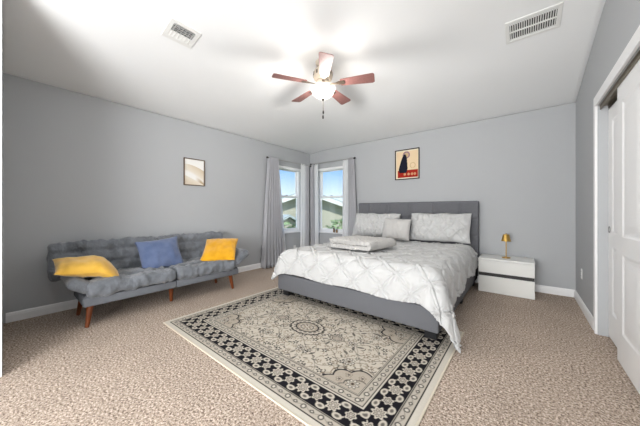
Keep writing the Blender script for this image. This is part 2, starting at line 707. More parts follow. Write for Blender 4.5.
FW = Vector((-math.sin(TH), math.cos(TH), 0))
RT = Vector((math.cos(TH), math.sin(TH), 0))


def house(label):
    # gable end faces the bedroom corner; local x across, y away
    root = thing('neighbor_house', label, 'house', FW * 15 + RT * (-.75) + Vector((0, 0, -2.9)), TH)
    hw, dep, eave, apex = 4.4, 9.0, 3.55, 5.05
    mb = MB()
    M = Matrix(((1, 0, 0, 0), (0, 0, 1, 0), (0, 1, 0, 0), (0, 0, 0, 1)))
    mb.prism([(-hw, 0), (hw, 0), (hw, eave), (0, apex), (-hw, eave)], 0, dep, M)
    mb.build('house_walls', M_siding, root)
    mb = MB()
    for s in (-1, 1):
        sl = (apex - eave) / hw
        ov = .45
        pts = [(0, apex + .02), (s * (hw + ov), eave - sl * ov + .02), (s * (hw + ov), eave - sl * ov + .17), (0, apex + .19)]
        if s > 0:
            pts = pts[::-1]
        mb.prism(pts, -.45, dep + .3, M)
    mb.build('roof', M_shingle, root)
    mb = MB()
    for s in (-1, 1):
        sl = (apex - eave) / hw
        ov = .46
        pts = [(0, apex - .12), (s * (hw + ov), eave - sl * ov - .12), (s * (hw + ov), eave - sl * ov + .10), (0, apex + .12)]
        mb.prism(pts, -.50, -.455, M)
    mb.build('fascia_board', M_fascia, root)
    for x in (-2.3, 1.6):
        mb = MB()
        mb.box(x - .45, x + .45, -.04, .02, 1.2, 2.5)
        wf = mb.build('window', M_fascia, root)
        mb = MB()
        mb.box(x - .38, x + .38, -.045, -.04, 1.27, 2.43)
        mb.build('pane', mat('house_pane', lin(120, 136, 140), .1), wf)
    return root


house('tan house with grey gable roof beyond the bedroom windows')
# lower porch gable in front of the house on the left
root = thing('garden_shed', 'small shed with a low gable roof seen through the left window', 'shed', FW * 10.6 + RT * (-1.35) + Vector((0, 0, -2.9)), TH + .5)
Mp = Matrix(((1, 0, 0, 0), (0, 0, 1, 0), (0, 1, 0, 0), (0, 0, 0, 1)))
mb = MB()
mb.prism([(-1.2, 0), (1.2, 0), (1.2, 3.1), (0, 3.72), (-1.2, 3.1)], 0, 2.0, Mp)
mb.build('shed_walls', M_siding, root)
mb = MB()
for s in (-1, 1):
    pts = [(0, 3.74), (s * 1.5, 3.74 - 1.5 * .517), (s * 1.5, 3.84 - 1.5 * .517), (0, 3.84)]
    mb.prism(pts, -.25, 2.2, Mp)
mb.build('roof', M_shingle, root)


M_leaf = [mat('leaf_green_%d' % i, lin(*c), .8) for i, c in enumerate(((128, 150, 104), (156, 174, 128)))]
M_bark = mat('bark', lin(110, 92, 74), .9)


def tree(loc, h, r, label, mi, seed, name='leafy_tree'):
    root = thing(name, label, 'tree' if 'tree' in name else 'shrub', loc, 0)
    rnd = random.Random(seed)
    mb = MB()
    mb.tube([(0, 0, 0), (.05, .03, h * .4), (.02, .0, h * .75)], .1, 8, [.09, .07, .03])
    mb.build('trunk', M_bark, root, True)
    verts, faces = [], []
    for i in range(900):
        while True:
            p = Vector((rnd.uniform(-1, 1), rnd.uniform(-1, 1), rnd.uniform(-1, 1)))
            if .35 < p.length < 1:
                break
        p = Vector((p.x * r, p.y * r, h * .62 + p.z * h * .38))
        q = Matrix.Rotation(rnd.uniform(0, 6.3), 3, 'Z') @ Matrix.Rotation(rnd.uniform(-1.2, 1.2), 3, 'X')
        s = rnd.uniform(.08, .16)
        k = len(verts)
        for c in ((-s, 0, 0), (0, -s * .5, .02), (s, 0, 0), (0, s * .5, .02)):
            verts.append(p + q @ Vector(c))
        faces.append((k, k + 1, k + 2, k + 3))
    np_mesh('foliage', verts, faces, M_leaf[mi], root, False)
    return root


tree(FW * 10.5 + RT * .75 + Vector((0, 0, -2.9)), 3.72, .75, 'pale green bushy shrub outside the back wall window', 1, 3, 'leafy_shrub')
tree(FW * 8.2 + RT * (-1.05) + Vector((0, 0, -2.9)), 3.62, .7, 'green shrub seen low in the left wall window', 0, 8, 'leafy_shrub')
# ------------------------------------------------------------------ curtains
def curtain(name, label, P0, P1, B0, B1, ztop, zbot, folds, amp, material, cat='curtain', seed=0, group=None, nrm=(0, 0, 0), pw=1.0):
    """sheet hung from segment P0-P1 (plan) at ztop to B0-B1 at zbot"""
    P0, P1, B0, B1 = [Vector((a[0], a[1], 0)) for a in (P0, P1, B0, B1)]
    n = Vector((nrm[0], nrm[1], 0))
    mb = MB()
    nu = max(40, folds * 14)

    def fn(u, v):
        vv = v ** pw
        p = P0.lerp(P1, u).lerp(B0.lerp(B1, u), vv)
        ph = 2 * PI * folds * (u + .03 * math.sin(3 * v + seed) + .02 * math.sin(7 * u + seed))
        a = amp * (0.75 + .6 * v)
        wv = math.sin(ph) + .3 * math.sin(2 * ph + seed + v * 1.5)
        p = p + n * (a * wv)
        along = (P1 - P0).normalized()
        p = p + along * (.25 * a * math.cos(ph) * v)
        p.z = ztop + (zbot - ztop) * v + .004 * math.sin(ph) * (1 if v > .5 else 0)
        return p
    mb.grid(nu, 40, fn)
    o = mb.build(name, material, None, True)
    solidify(o, .003, 0)
    tag(o, label, cat, group)
    return o


def rod(label, A, B, wallv):
    """curtain rod with finials and brackets"""
    root = thing('curtain_rod', label, 'curtain rod', A)
    A = Vector(A)
    B = Vector(B)
    d = (B - A).normalized()
    mb = MB()
    mb.tube([Vector((0, 0, 0)), B - A], .008, 12)
    mb.build('rod', M_rod, root, angle=40)
    for e_, s in ((Vector((0, 0, 0)), -1), (B - A, 1)):
        mb = MB()
        q = (d * s).to_track_quat('Z', 'Y').to_matrix().to_4x4()
        mb.lathe([(.009, 0), (.012, .004), (.009, .010), (.018, .020), (.021, .030), (.016, .041), (.001, .046)], 16, Matrix.Translation(e_) @ q, True)
        mb.build('finial', M_darkmetal, root, True)
    wv = Vector(wallv)
    for t in (.06, .94):
        c = (B - A) * t
        mb = MB()
        mb.tube([c + Vector((0, 0, -.008)), c + wv * .5 + Vector((0, 0, -.02)), c + wv * .97 + Vector((0, 0, -.02))], .006, 8)
        mb.build('bracket', M_darkmetal, root, True)
    return root


rod('curtain rod with dark finials over the left wall window', (-3.84, 3.18, 2.125), (-3.84, 4.40, 2.125), (-.117, 0, 0))
rod('curtain rod with dark finials over the window left of the headboard', (-3.80, 4.42, 2.165), (-2.69, 4.42, 2.165), (0, .115, 0))
LN = (1, 0)
CG, SG = None, None
curtain('curtain', 'full length grey curtain nearest the sofa, left side of the left window', (-3.84, 3.20), (-3.84, 3.40), (-3.84, 3.03), (-3.82, 3.50), 2.145, .015, 6, .066, M_curtain, seed=1, nrm=LN)
curtain('sheer_curtain', 'white sheer beside the tall grey curtain nearest the sofa', (-3.90, 3.42), (-3.90, 3.49), (-3.90, 3.50), (-3.90, 3.73), 2.11, .02, 2, .016, M_sheer, 'sheer curtain', seed=2, nrm=LN)
curtain('sheer_curtain', 'white sheer on the corner side of the left wall window', (-3.84, 4.09), (-3.84, 4.24), (-3.84, 4.08), (-3.84, 4.25), 2.14, .02, 2, .014, M_sheer, 'sheer curtain', seed=3, nrm=LN)
curtain('curtain', 'narrow grey curtain gathered in the corner on the left wall window', (-3.84, 4.24), (-3.84, 4.36), (-3.84, 4.25), (-3.84, 4.36), 2.145, .02, 3, .02, M_curtain, seed=4, nrm=LN)
BN = (0, 1)
curtain('curtain', 'grey curtain in the corner on the left edge of the back window', (-3.85, 4.43), (-3.745, 4.43), (-3.85, 4.43), (-3.745, 4.43), 2.185, .02, 2, .02, M_curtain, seed=5, nrm=BN)
curtain('sheer_curtain', 'white sheer on the corner side of the back wall window', (-3.735, 4.43), (-3.62, 4.43), (-3.735, 4.43), (-3.62, 4.43), 2.16, .02, 2, .014, M_sheer, 'sheer curtain', seed=6, nrm=BN)
curtain('sheer_curtain', 'white sheer on the headboard side of the back wall window', (-2.96, 4.43), (-2.83, 4.43), (-2.98, 4.43), (-2.83, 4.43), 2.16, .02, 2, .014, M_sheer, 'sheer curtain', seed=7, nrm=BN)
curtain('curtain', 'grey curtain hanging beside the left end of the headboard', (-2.82, 4.43), (-2.69, 4.43), (-2.82, 4.435), (-2.59, 4.435), 2.185, .02, 4, .034, M_curtain, seed=8, nrm=BN, pw=1.1)

# small pots on the sill
for x, lab, hgt, c in ((-3.25, 'taller brown jar on the back window sill', .085, (118, 92, 66)), (-3.175, 'short tan jar on the back window sill, right of the taller one', .06, (150, 120, 84))):
    root = thing('sill_jar', lab, 'jar', (x, YB - .012, BW[2] + .0035), 0)
    mb = MB()
    mb.lathe([(.001, 0), (.020, 0), (.022, .004), (.022, hgt * .8), (.018, hgt * .88), (.018, hgt)], 20, None)
    mb.build('jar_body', mat('jar_glaze_%d' % int(hgt * 1000), lin(*c), .4), root, angle=40)
    mb = MB()
    mb.lathe([(.0195, hgt), (.0195, hgt + .012), (.001, hgt + .014)], 20, None)
    mb.build('lid', M_framedark, root, angle=40)

# ------------------------------------------------------------------ rug
RX0, RX1, RY0, RY1 = -2.735, -.43, .975, 2.575


def make_rug():
    W, H = RX1 - RX0, RY1 - RY0
    st = .004
    nx, ny = int(W / st), int(H / st)
    u = np.linspace(0, W, nx + 1)
    v = np.linspace(0, H, ny + 1)
    U, V = np.meshgrid(u, v, indexing='ij')
    cream = np.array([.52, .47, .395])
    pale = np.array([.56, .52, .45])
    black = np.array([.012, .011, .014])
    taupe = np.array([.20, .155, .115])
    grey = np.array([.20, .18, .16])
    C = np.empty(U.shape + (3,))
    C[:] = cream

    def put(mask, col, a=1.0):
        m_ = np.clip(mask, 0, 1)[..., None] * a
        C[:] = C * (1 - m_) + np.array(col) * m_
    ss = lambda x, e=.004: np.clip(.5 - x / e, 0, 1)     # x<0 inside
    # distance to the edge and coordinate along the border
    dx = np.minimum(U, W - U)
    dy = np.minimum(V, H - V)
    D = np.minimum(dx, dy)
    along = np.where(dy < dx, np.minimum(U, W - U) if False else U - W / 2, V - H / 2)
    band = lambda a, b: ss(a - D) * ss(D - b)
    rnd = np.random.RandomState(4)

    def rosette(X, Y, r, petals, colp, colc, colo, ph=0.0):
        R = np.hypot(X, Y)
        A = np.arctan2(Y, X)
        edge = r * (.80 + .20 * np.cos(petals * A + ph))
        put(ss(R - edge - .006), colo)
        put(ss(R - edge), colp)
        put(ss(np.abs(R - r * .52) - .0025), colo, .8)
        put(ss(R - r * .36), colc)
        put(ss(R - r * .16), colo)

    def vine(X, Y, amp, wl, th, col, ph=0.0, a=1.0):
        yy = amp * np.sin(2 * PI * X / wl + ph)
        sl = np.sqrt(1 + (amp * 2 * PI / wl * np.cos(2 * PI * X / wl + ph)) ** 2)
        return ss(np.abs(Y - yy) / sl - th)

    # ---- field with scattered florals
    fld = D > .342
    fm = fld.astype(float)
    base = C.copy()
    # wandering vines
    for k in range(9):
        y0 = .34 + k * .12
        vn = vine(U + .13 * k, V - y0, .045, .31, .0030, taupe, k * 1.3)
        put(vn * fm, black, .65)
    for k in range(13):
        x0 = .36 + k * .135
        vn = vine(V + .09 * k, U - x0, .038, .27, .0026, taupe, k * 2.1)
        put(vn * fm, black, .5)
    # leaves and florets
    pts = []
    tries = 0
    while len(pts) < 520 and tries < 30000:
        tries += 1
        px, py = rnd.uniform(.34, W / 2 + .01), rnd.uniform(.34, H - .34)
        if all((px - q[0]) ** 2 + (py - q[1]) ** 2 > .040 ** 2 for q in pts):
            pts.append((px, py))
    allp = []
    for (px, py) in pts:
        k = rnd.randint(0, 5)
        r = rnd.uniform(.014, .028)
        a = rnd.uniform(0, PI)
        allp.append((px, py, k, r, a))
        allp.append((W - px, py, k, r, PI - a))

    def local(px, py, r):
        i0, i1 = max(0, int((px - r) / st) - 1), min(nx + 1, int((px + r) / st) + 3)
        j0, j1 = max(0, int((py - r) / st) - 1), min(ny + 1, int((py + r) / st) + 3)
        return slice(i0, i1), slice(j0, j1)

    def lput(sl, mask, col, a=1.0):
        m_ = np.clip(mask, 0, 1)[..., None] * a
        C[sl] = C[sl] * (1 - m_) + np.array(col) * m_
    for (px, py, k, r, a) in allp:
        sl = local(px, py, r * 2.2)
        X = U[sl] - px
        Y = V[sl] - py
        x = X * math.cos(a) + Y * math.sin(a)
        y = -X * math.sin(a) + Y * math.cos(a)
        R = np.hypot(X, Y)
        A = np.arctan2(Y, X)
        if k <= 1:
            lput(sl, ss(R - r * (.75 + .35 * np.cos(5 * A + a))), taupe if k else black, .95)
            lput(sl, ss(R - r * .35), pale)
        elif k == 2:
            lput(sl, ss(np.abs(y - 2.2 / .05 * .02 * x * x / r * .02 / .02 * .6) - .004) * ss(np.abs(x) - r), black, .9)
        elif k == 3:
            lput(sl, ss((x / (r * 1.2)) ** 2 * .01 + (y / (r * .45)) ** 2 * .01 - .01, .006), black, .75)
        elif k == 4:
            lput(sl, ss(np.abs(R - r * .8) - .0028) * (np.cos(A - a) > -.3), taupe, .9)
        else:
            lput(sl, ss(R - r * .5), taupe, .8)
            lput(sl, ss(np.hypot(x - r, y) - r * .35), black, .7)
            lput(sl, ss(np.hypot(x + r, y) - r * .35), black, .7)
    # central medallion, pendants and palmettes
    X = U - W / 2
    Y = V - H / 2

    def medallion(X, Y, rx, ry, n):
        R = np.hypot(X / rx, Y / ry)
        A = np.arctan2(Y / ry, X / rx)
        s = min(rx, ry)
        put(ss((R - 1 - .10 * np.abs(np.cos(n / 2 * A))) * s), cream)
        put(ss((np.abs(R - 1 - .08 * np.abs(np.cos(n / 2 * A))) - .06) * s), black, .9)
        put(ss((np.abs(R - .80) - .09) * s) * (np.cos(n * A) > -.5), grey, .9)
        put(ss((np.abs(R - .70) - .05) * s), black, .95)
        put(ss((R - .64) * s), taupe, .55)
        put(ss((R - .52) * s) * (np.cos(10 * A) > -.2), pale, .9)
        put(ss((np.abs(R - .40) - .035) * s), black, .7)
        put(ss((R - .2 - .1 * np.cos(6 * A)) * s), taupe)
        put(ss((R - .1) * s), pale)
    medallion(X, Y, .165, .120, 16)
    for s in (-1, 1):
        medallion(X - s * .34, Y, .062, .047, 8)
        rosette(X - s * .50, Y, .035, 6, pale, taupe, black)
        for t in (-1, 1):
            rosette(X - s * .60, Y - t * .22, .042, 8, pale, taupe, black)
            rosette(X - s * .20, Y - t * .30, .036, 6, pale, taupe, black)
        rosette(X, Y - s * .25, .04, 8, cream, taupe, black)
    # corner spandrels
    for sx_ in (-1, 1):
        for sy_ in (-1, 1):
            cx, cy = sx_ * (W / 2 - .335), sy_ * (H / 2 - .335)
            XX, YY = (X - cx) * -sx_, (Y - cy) * -sy_
            R = np.hypot(XX / 1.25, YY)
            A = np.arctan2(YY, XX / 1.25)
            ins = (XX > 0) & (YY > 0)
            rr = .22 * (.86 + .14 * np.abs(np.cos(5 * A)))
            put(ss(R - rr) * ins, (cream * .62 + taupe * .38))
            put(ss(np.abs(R - rr) - .006) * ins, black)
            put(ss(np.abs(R - rr - .022) - .0035) * ins, taupe)
            put(ss(np.abs(R - rr * .55) - .004) * ins, black, .8)
            rosette(XX - .075, YY - .06, .042, 8, pale, taupe, black)
            for (qx, qy) in ((.17, .05), (.05, .14), (.14, .12)):
                rosette(XX - qx, YY - qy, .020, 5, pale, black, taupe)
    C[~fld] = cream
    # ---- border bands
    put(band(0, .034), pale)
    put(band(.034, .043), black, .95)
    put(band(.048, .090), cream * .72 + grey * .28)
    put(band(.092, .099), black, .95)
    put(band(.101, .255), black)
    put(band(.257, .263), pale)
    put(band(.265, .272), black)
    put(band(.274, .322), cream * .76 + grey * .24)
    put(band(.324, .330), black)
    put(band(.334, .339), black, .8)
    inb = lambda a, b: ((D > a) & (D < b)).astype(float)
    for side in range(4):
        if side in (0, 1):
            S = X
            T = V if side == 0 else H - V
            L = W
            sel = (np.minimum(V, H - V) <= dx) & ((V < H / 2) if side == 0 else (V >= H / 2))
        else:
            S = Y
            T = U if side == 2 else W - U
            L = H
            sel = (dx < dy) & ((U < W / 2) if side == 2 else (U >= W / 2))
        sel = sel.astype(float)
        # main band: big alternating rosettes joined by a scrolling vine
        mid = .178
        n = int(round(L / .118))
        p = L / n
        q = (S + L / 2) / p
        idx = np.floor(q)
        loc = (q - idx - .5) * p
        bm_ = inb(.104, .252) * sel
        Tm = T - mid
        vn = vine(S + L / 2, Tm, .052, p * 2, .0042, pale, PI / 2)
        put(vn * bm_, cream)
        vn = vine(S + L / 2, Tm, .052, p * 2, .0042, pale, -PI / 2)
        put(vn * bm_, cream, .85)
        R = np.hypot(loc, Tm)
        A = np.arctan2(Tm, loc)
        odd = (np.mod(idx, 2) < 1)
        ed = np.where(odd, .047 * (.84 + .16 * np.cos(8 * A)), .035 * (.86 + .14 * np.cos(6 * A)))
        put(ss(R - ed - .005) * bm_, black)
        put(ss(R - ed) * bm_, cream)
        put(ss(np.abs(R - ed * .62) - .003) * bm_, black, .9)
        put(ss(R - ed * .40) * bm_, np.array([.24, .21, .18]))
        put(ss(R - ed * .17) * bm_, pale)
        # leaves between the rosettes
        l2 = (np.mod(q + .5, 1) - .5) * p
        for tt in (-.048, .048):
            e2 = (l2 / .030) ** 2 + ((Tm - tt) / .020) ** 2
            put(ss((e2 - 1) * .012) * bm_, cream)
            put(ss((e2 - .25) * .012) * bm_, black, .8)
        # outer and inner guard bands
        for (m_, a_, b_, pp) in ((.069, .048, .090, .062), (.298, .275, .321, .058)):
            n2 = int(round(L / pp))
            p2 = L / n2
            q2 = (S + L / 2) / p2
            l3 = (q2 - np.floor(q2) - .5) * p2
            Tg = T - m_
            bb = inb(a_, b_) * sel
            put(vine(S + L / 2, Tg, .010, p2 * 2, .0020, grey) * bb, grey, .9)
            R3 = np.hypot(l3, Tg)
            odd2 = np.mod(np.floor(q2), 2) < 1
            put(ss(R3 - .015) * bb * odd2, pale)
            put(ss(np.abs(R3 - .014) - .0040) * bb * odd2, black, .85)
            put(ss(np.abs(l3) + np.abs(Tg) * 1.4 - .019) * bb * (~odd2), black, .85)
            put(ss(np.abs(l3) + np.abs(Tg) * 1.4 - .009) * bb * (~odd2), pale, .9)
        # barber-pole ticks inside the pale outer margin
        tick = (np.mod((S + L / 2) / .020, 1) < .5).astype(float)
        put(inb(.090, .092) * sel * tick, black)
    C *= (1 + .10 * (rnd.rand(*U.shape)[..., None] - .5))
    C = np.clip(C, 0.01, 1)
    Z = np.full(U.shape, .010)
    Z += .0012 * np.sin(U * 9 + 1) * np.sin(V * 7)
    verts = np.stack([RX0 + U, RY0 + V, Z], -1).reshape(-1, 3)
    ii = np.arange((nx + 1) * (ny + 1)).reshape(nx + 1, ny + 1)
    f = np.stack([ii[:-1, :-1], ii[1:, :-1], ii[1:, 1:], ii[:-1, 1:]], -1).reshape(-1, 4)
    me = bpy.data.meshes.new('area_rug')
    me.vertices.add(len(verts))
    me.vertices.foreach_set('co', verts.ravel())
    me.loops.add(f.size)
    me.loops.foreach_set('vertex_index', f.ravel())
    me.polygons.add(len(f))
    me.polygons.foreach_set('loop_start', np.arange(len(f)) * 4)
    me.update(calc_edges=True)
    at = me.color_attributes.new('pattern', 'FLOAT_COLOR', 'POINT')
    col = np.concatenate([C.reshape(-1, 3), np.ones((len(verts), 1))], 1)
    at.data.foreach_set('color', col.ravel())
    me.materials.append(M_rug)
    root = thing('area_rug', 'cream and black floral border rug with central medallion under the foot of the bed', 'rug', (0, 0, 0))
    pl = bpy.data.objects.new('pile', me)
    COL.objects.link(pl)
    pl.parent = root
    mb = MB()
    e_ = .012
    mb.box(RX0 - e_, RX1 + e_, RY0 - e_, RY0, .0005, .0105, .004).box(RX0 - e_, RX1 + e_, RY1, RY1 + e_, .0005, .0105, .004)
    mb.box(RX0 - e_, RX0, RY0, RY1, .0005, .0105, .004).box(RX1, RX1 + e_, RY0, RY1, .0005, .0105, .004)
    mb.build('binding', M_rugedge, root)
    mb = MB()
    mb.box(RX0, RX1, RY0, RY1, .0005, .006)
    mb.build('backing', M_rugedge, root)
    return root


make_rug()

# ------------------------------------------------------------------ bed
BX0, BX1 = -2.47, -.54          # outer faces of the rails
BYF = 2.20                      # foot rail outer face
bed = thing('king_bed', 'grey upholstered platform bed with a tufted headboard against the back wall', 'bed', (-1.505, 3.3, 0))
loc = Vector((-1.505, 3.3, 0))
Mb = Matrix.Translation(-loc)


def fab(o, sub=None):
    return o


RZ0, RZ1 = .095, .30
mb = MB()
mb.box(BX0, BX1, BYF, BYF + .06, RZ0, RZ1, .014, 3)
mb.build('foot_rail', M_bedgrey, bed, M=Mb, angle=50)
for a, b in ((BX0, BX0 + .05), (BX1 - .05, BX1)):
    mb = MB()
    mb.box(a, b, BYF + .0605, 4.40, RZ0, RZ1, .012, 3)
    mb.build('side_rail', M_bedgrey, bed, M=Mb, angle=50)
mb = MB()
for k in range(12):
    y = BYF + .12 + k * .19
    mb.box(BX0 + .051, BX1 - .051, y, y + .08, .235, .262)
mb.build('slats', wood_mat('pine_slat', lin(200, 172, 128), lin(180, 150, 108)), bed, M=Mb)
for (x, y) in ((BX0 + .03, BYF + .06), (BX1 - .13, BYF + .06), (BX0 + .03, 3.36), (BX1 - .13, 3.36), (BX0 + .03, 4.28), (BX1 - .13, 4.28)):
    mb = MB()
    zf = .0125 if y < 2.6 else .001
    mb.box(x, x + .10, y + .002, y + .09, zf, RZ0 - .0005, .006)
    mb.build('leg', M_blackwood, bed, M=Mb)
# headboard with square tufting
HX0, HX1, HZ0, HZ1 = -2.575, -.527, .12, 1.25
tufts = [(HX0 + .24 + i * (HX1 - HX0 - .48) / 4, z) for i in range(5) for z in (.72, .98)]


def head_disp(p, n):
    x, z = p.x + (HX0 + HX1) / 2, p.z + (HZ0 + HZ1) / 2
    d = 0
    if n.y < -.5:
        for (tx, tz) in tufts:
            r = math.hypot(x - tx, z - tz)
            d -= .020 * math.exp(-(r / .030) ** 2) + .012 * math.exp(-(r / .09) ** 2)
        for i in range(5):
            tx = tufts[2 * i][0]
            if z < 1.22:
                d -= .015 * math.exp(-((x - tx) / .016) ** 2)
        for tz in (.72, .98):
            d -= .012 * math.exp(-((z - tz) / .016) ** 2)
    return d


mb = MB()
soft_box(mb, HX1 - HX0, .085, HZ1 - HZ0, .022, .012, head_disp, Matrix.Translation(((HX0 + HX1) / 2 - loc.x, 4.455 - loc.y, (HZ0 + HZ1) / 2)))
hb = mb.build('headboard', M_bedgrey, bed, True)
for (tx, tz) in tufts:
    mb = MB()
    mb.ball((tx - loc.x, 4.4275 - loc.y, tz), .013, 2, (1, .5, 1))
    mb.build('tuft_button', M_bedgrey, hb, True)

# mattress
mb = MB()
soft_box(mb, 1.82, 2.12, .28, .06, .05, None, Matrix.Translation((-1.505, 3.335, .4035)))
ms = mb.build('mattress', mat('mattress_ticking', lin(232, 231, 228), .9, bump=(200, .2, .002)), None, True)
tag(ms, 'thick white mattress on the grey bed, mostly hidden by the comforter', 'mattress')

# comforter with pinch pleats
CXm = -1.505
HWL, HWR = .985, .985
YF = 2.18
YH = 4.20
ZT = .605
PIN = .215


def duvet():
    rr = .17
    step = .0085
    ns, nt = int(2.65 / step), int((YH - YF + .34) / step)
    co = np.zeros((ns + 1, nt + 1, 3))
    flat = np.zeros((ns + 1, nt + 1, 2))
    for i in range(ns + 1):
        a = i / ns
        for j in range(nt + 1):
            b = j / nt
            # overhang at the foot: short at the left corner, long at the right
            of = .205 + .03 * a - .05 * max(0, a - .7) / .3 + .010 * math.sin(a * 23)
            t = -of + (of + YH - YF) * b
            tt = max(0, min(1, t / 1.9))
            ro = .22 + .28 * math.exp(-max(0, t + .2) / .5) + .02 * math.sin(t * 9)
            lo = (.26 + .02 * math.sin(t * 7 + 1)) * (.5 + .5 * max(0, min(1, (t + .25) / .6)))
            s = -(HWL + lo) + (HWL + lo + HWR + ro) * a
            flat[i, j] = (s, t)
            hl, hr = HWL - rr, HWR - rr
            ex = s - hr if s > hr else (s + hl if s < -hl else 0.0)
            ey = t - rr if t < rr else 0.0
            d = math.hypot(ex, ey)
            bx = max(-hl, min(hr, s))
            by = max(rr, t)
            if d < 1e-9:
                co[i, j] = (CXm + bx, YF + by, ZT)
            else:
                ux, uy = ex / d, ey / d
                cor = 2 * abs(ux * uy)
                L = rr * PI / 2
                fl = .10 + .22 * cor
                if d < L:
                    o_, z_ = rr * math.sin(d / rr), -rr * (1 - math.cos(d / rr))
                else:
                    q = d - L
                    o_, z_ = rr + fl * q, -rr - math.sqrt(1 - fl * fl) * q
                    al = s if abs(ey) > abs(ex) else t
                    o_ += q * .05 * (1 + math.sin(al * 9 + 1.2))
                o_ += .30 * cor * rr * math.sin(min(d / rr, PI / 2))
                co[i, j] = (CXm + bx + ux * o_, YF + by + uy * o_, max(.022, ZT + z_))
    du = np.gradient(co, axis=0)
    dv = np.gradient(co, axis=1)
    n = np.cross(du, dv)
    n /= np.linalg.norm(n, axis=2, keepdims=True) + 1e-9
    S, T = flat[..., 0], flat[..., 1]
    nf = lambda sc_, z: np.array([[mnoise.noise(Vector((S[i, j] * sc_, T[i, j] * sc_, z))) for j in range(nt + 1)] for i in range(ns + 1)])
    wob, wobb, wob2, wob3, big = nf(4, 2.0), nf(4, 23.0), nf(13, 7.0), nf(28, 9.0), nf(1.6, 11.0)
    A = (S + T) / PIN / 1.4142 + .11 * wob
    B = (S - T) / PIN / 1.4142 + .11 * wobb
    da, db = A - np.round(A), B - np.round(B)
    fa, fb = np.abs(da) * PIN, np.abs(db) * PIN
    ridge = np.maximum(np.exp(-(fa / .0070) ** 2), np.exp(-(fb / .0070) ** 2))
    groove = np.maximum(np.exp(-((fa - .019) / .010) ** 2), np.exp(-((fb - .019) / .010) ** 2))
    r = np.hypot(da, db) * PIN
    ang = np.arctan2(db, da)
    pinch = np.exp(-(r / .020) ** 2)
    star = np.exp(-((r - .035) / .035) ** 2) * np.cos(12 * ang + 2 * wob)
    puff = np.abs(np.sin(PI * A) * np.sin(PI * B)) ** .7
    h = .013 * puff + .014 * ridge - .006 * groove + .013 * star + .010 * pinch + .006 * wob2 + .002 * wob3 + .012 * big - .010
    co = co + n * h[..., None]
    co[..., 2] = np.maximum(co[..., 2], .024)
    ii = np.arange((ns + 1) * (nt + 1)).reshape(ns + 1, nt + 1)
    f = np.stack([ii[:-1, :-1], ii[1:, :-1], ii[1:, 1:], ii[:-1, 1:]], -1).reshape(-1, 4)
    o = np_mesh('comforter', co.reshape(-1, 3).tolist(), f.tolist(), M_white_lin)
    solidify(o, .012, -1)
    tag(o, 'white pinch pleated comforter spread over the bed, one corner trailing to the floor', 'comforter')
    return o


duvet()


# pillows
def diamond(x, z, s=.13):
    a = (x + z) / s / 1.414
    b = (x - z) / s / 1.414
    fa = abs(a - round(a)) * s
    fb = abs(b - round(b)) * s
    r = math.hypot(a - round(a), b - round(b)) * s
    return .016 * max(math.exp(-(fa / .009) ** 2), math.exp(-(fb / .009) ** 2)) + .020 * abs(math.sin(PI * a) * math.sin(PI * b)) ** .7 + .006 * math.exp(-(r / .02) ** 2)


def bed_pillow(label, x, y, z, wd, ht, th, tilt, rz, seed, material, disp=diamond, name='bed_pillow', wr=.006):
    mb = MB()
    M = Matrix.Translation((x, y, z)) @ Matrix.Rotation(rz, 4, 'Z') @ Matrix.Rotation(-tilt, 4, 'X')
    pillow_bm(mb, wd, ht, th, 120, seed, wr, .03, M, disp)
    o = mb.build(name, material, None, True)
    tag(o, label, 'pillow')
    return o


bed_pillow('white quilted pillow propped at the left end of the headboard', -2.12, 4.245, .84, .90, .44, .20, .34, .0, 1, M_white_lin, wr=.020)
bed_pillow('white quilted pillow propped at the right end of the headboard', -1.04, 4.24, .845, .88, .45, .21, .34, -.02, 2, M_white_lin, wr=.020)
bed_pillow('small square white plush pillow leaning between the two quilted ones', -1.62, 3.99, .80, .44, .36, .17, .42, .06, 3, M_fur, None, wr=.010)


# folded quilt on the bed
def folded_blanket():
    L, Wd = .56, .60
    prof = []
    # start at the open end of the lower layer, run to the fold (+x) and back over the top
    for i in range(61):
        prof.append((-L / 2 + L * i / 60, .0))
    for i in range(1, 9):
        a = -PI / 2 + PI * i / 9
        prof.append((L / 2 + .034 * math.cos(a), .033 + .033 * math.sin(a)))
    for i in range(61):
        prof.append((L / 2 - (L + .015) * i / 60, .066))
    n = len(prof)
    mb = MB()

    def fn(u, v):
        k = min(n - 1, int(round(u * (n - 1))))
        x, z = prof[k]
        y = -Wd / 2 + Wd * v
        p = (x * 1.0, y, z)
        dz = .009 * nz(p, 5, 3) + .006 * nz(p, 14, 5) + .007 * math.sin(p[0] * 105 + 2 * nz(p, 8, 4)) * math.sin(p[1] * 105 + 2 * nz(p, 8, 6))
        dx = .012 * nz((y, z, 0), 6, 8)
        sag = -.010 * max(0, abs(v * 2 - 1) - .8) / .2 * (1 if z > .03 else 0)
        return Vector((x + dx, y + .010 * nz(p, 5, 13), z + dz + sag))
    mb.grid(n - 1, 90, fn)
    M = Matrix.Translation((-1.66, 2.93, ZT + .050)) @ Matrix.Rotation(-.09, 4, 'Z')
    o = mb.build('folded_quilt', M_quilt, None, True, M=M)
    solidify(o, .046, 0)
    md = o.modifiers.new('round', 'BEVEL')
    md.width = .016
    md.segments = 3
    md.limit_method = 'ANGLE'
    md.angle_limit = math.radians(60)
    tag(o, 'white textured quilt folded in a square on top of the comforter', 'quilt')


folded_blanket()

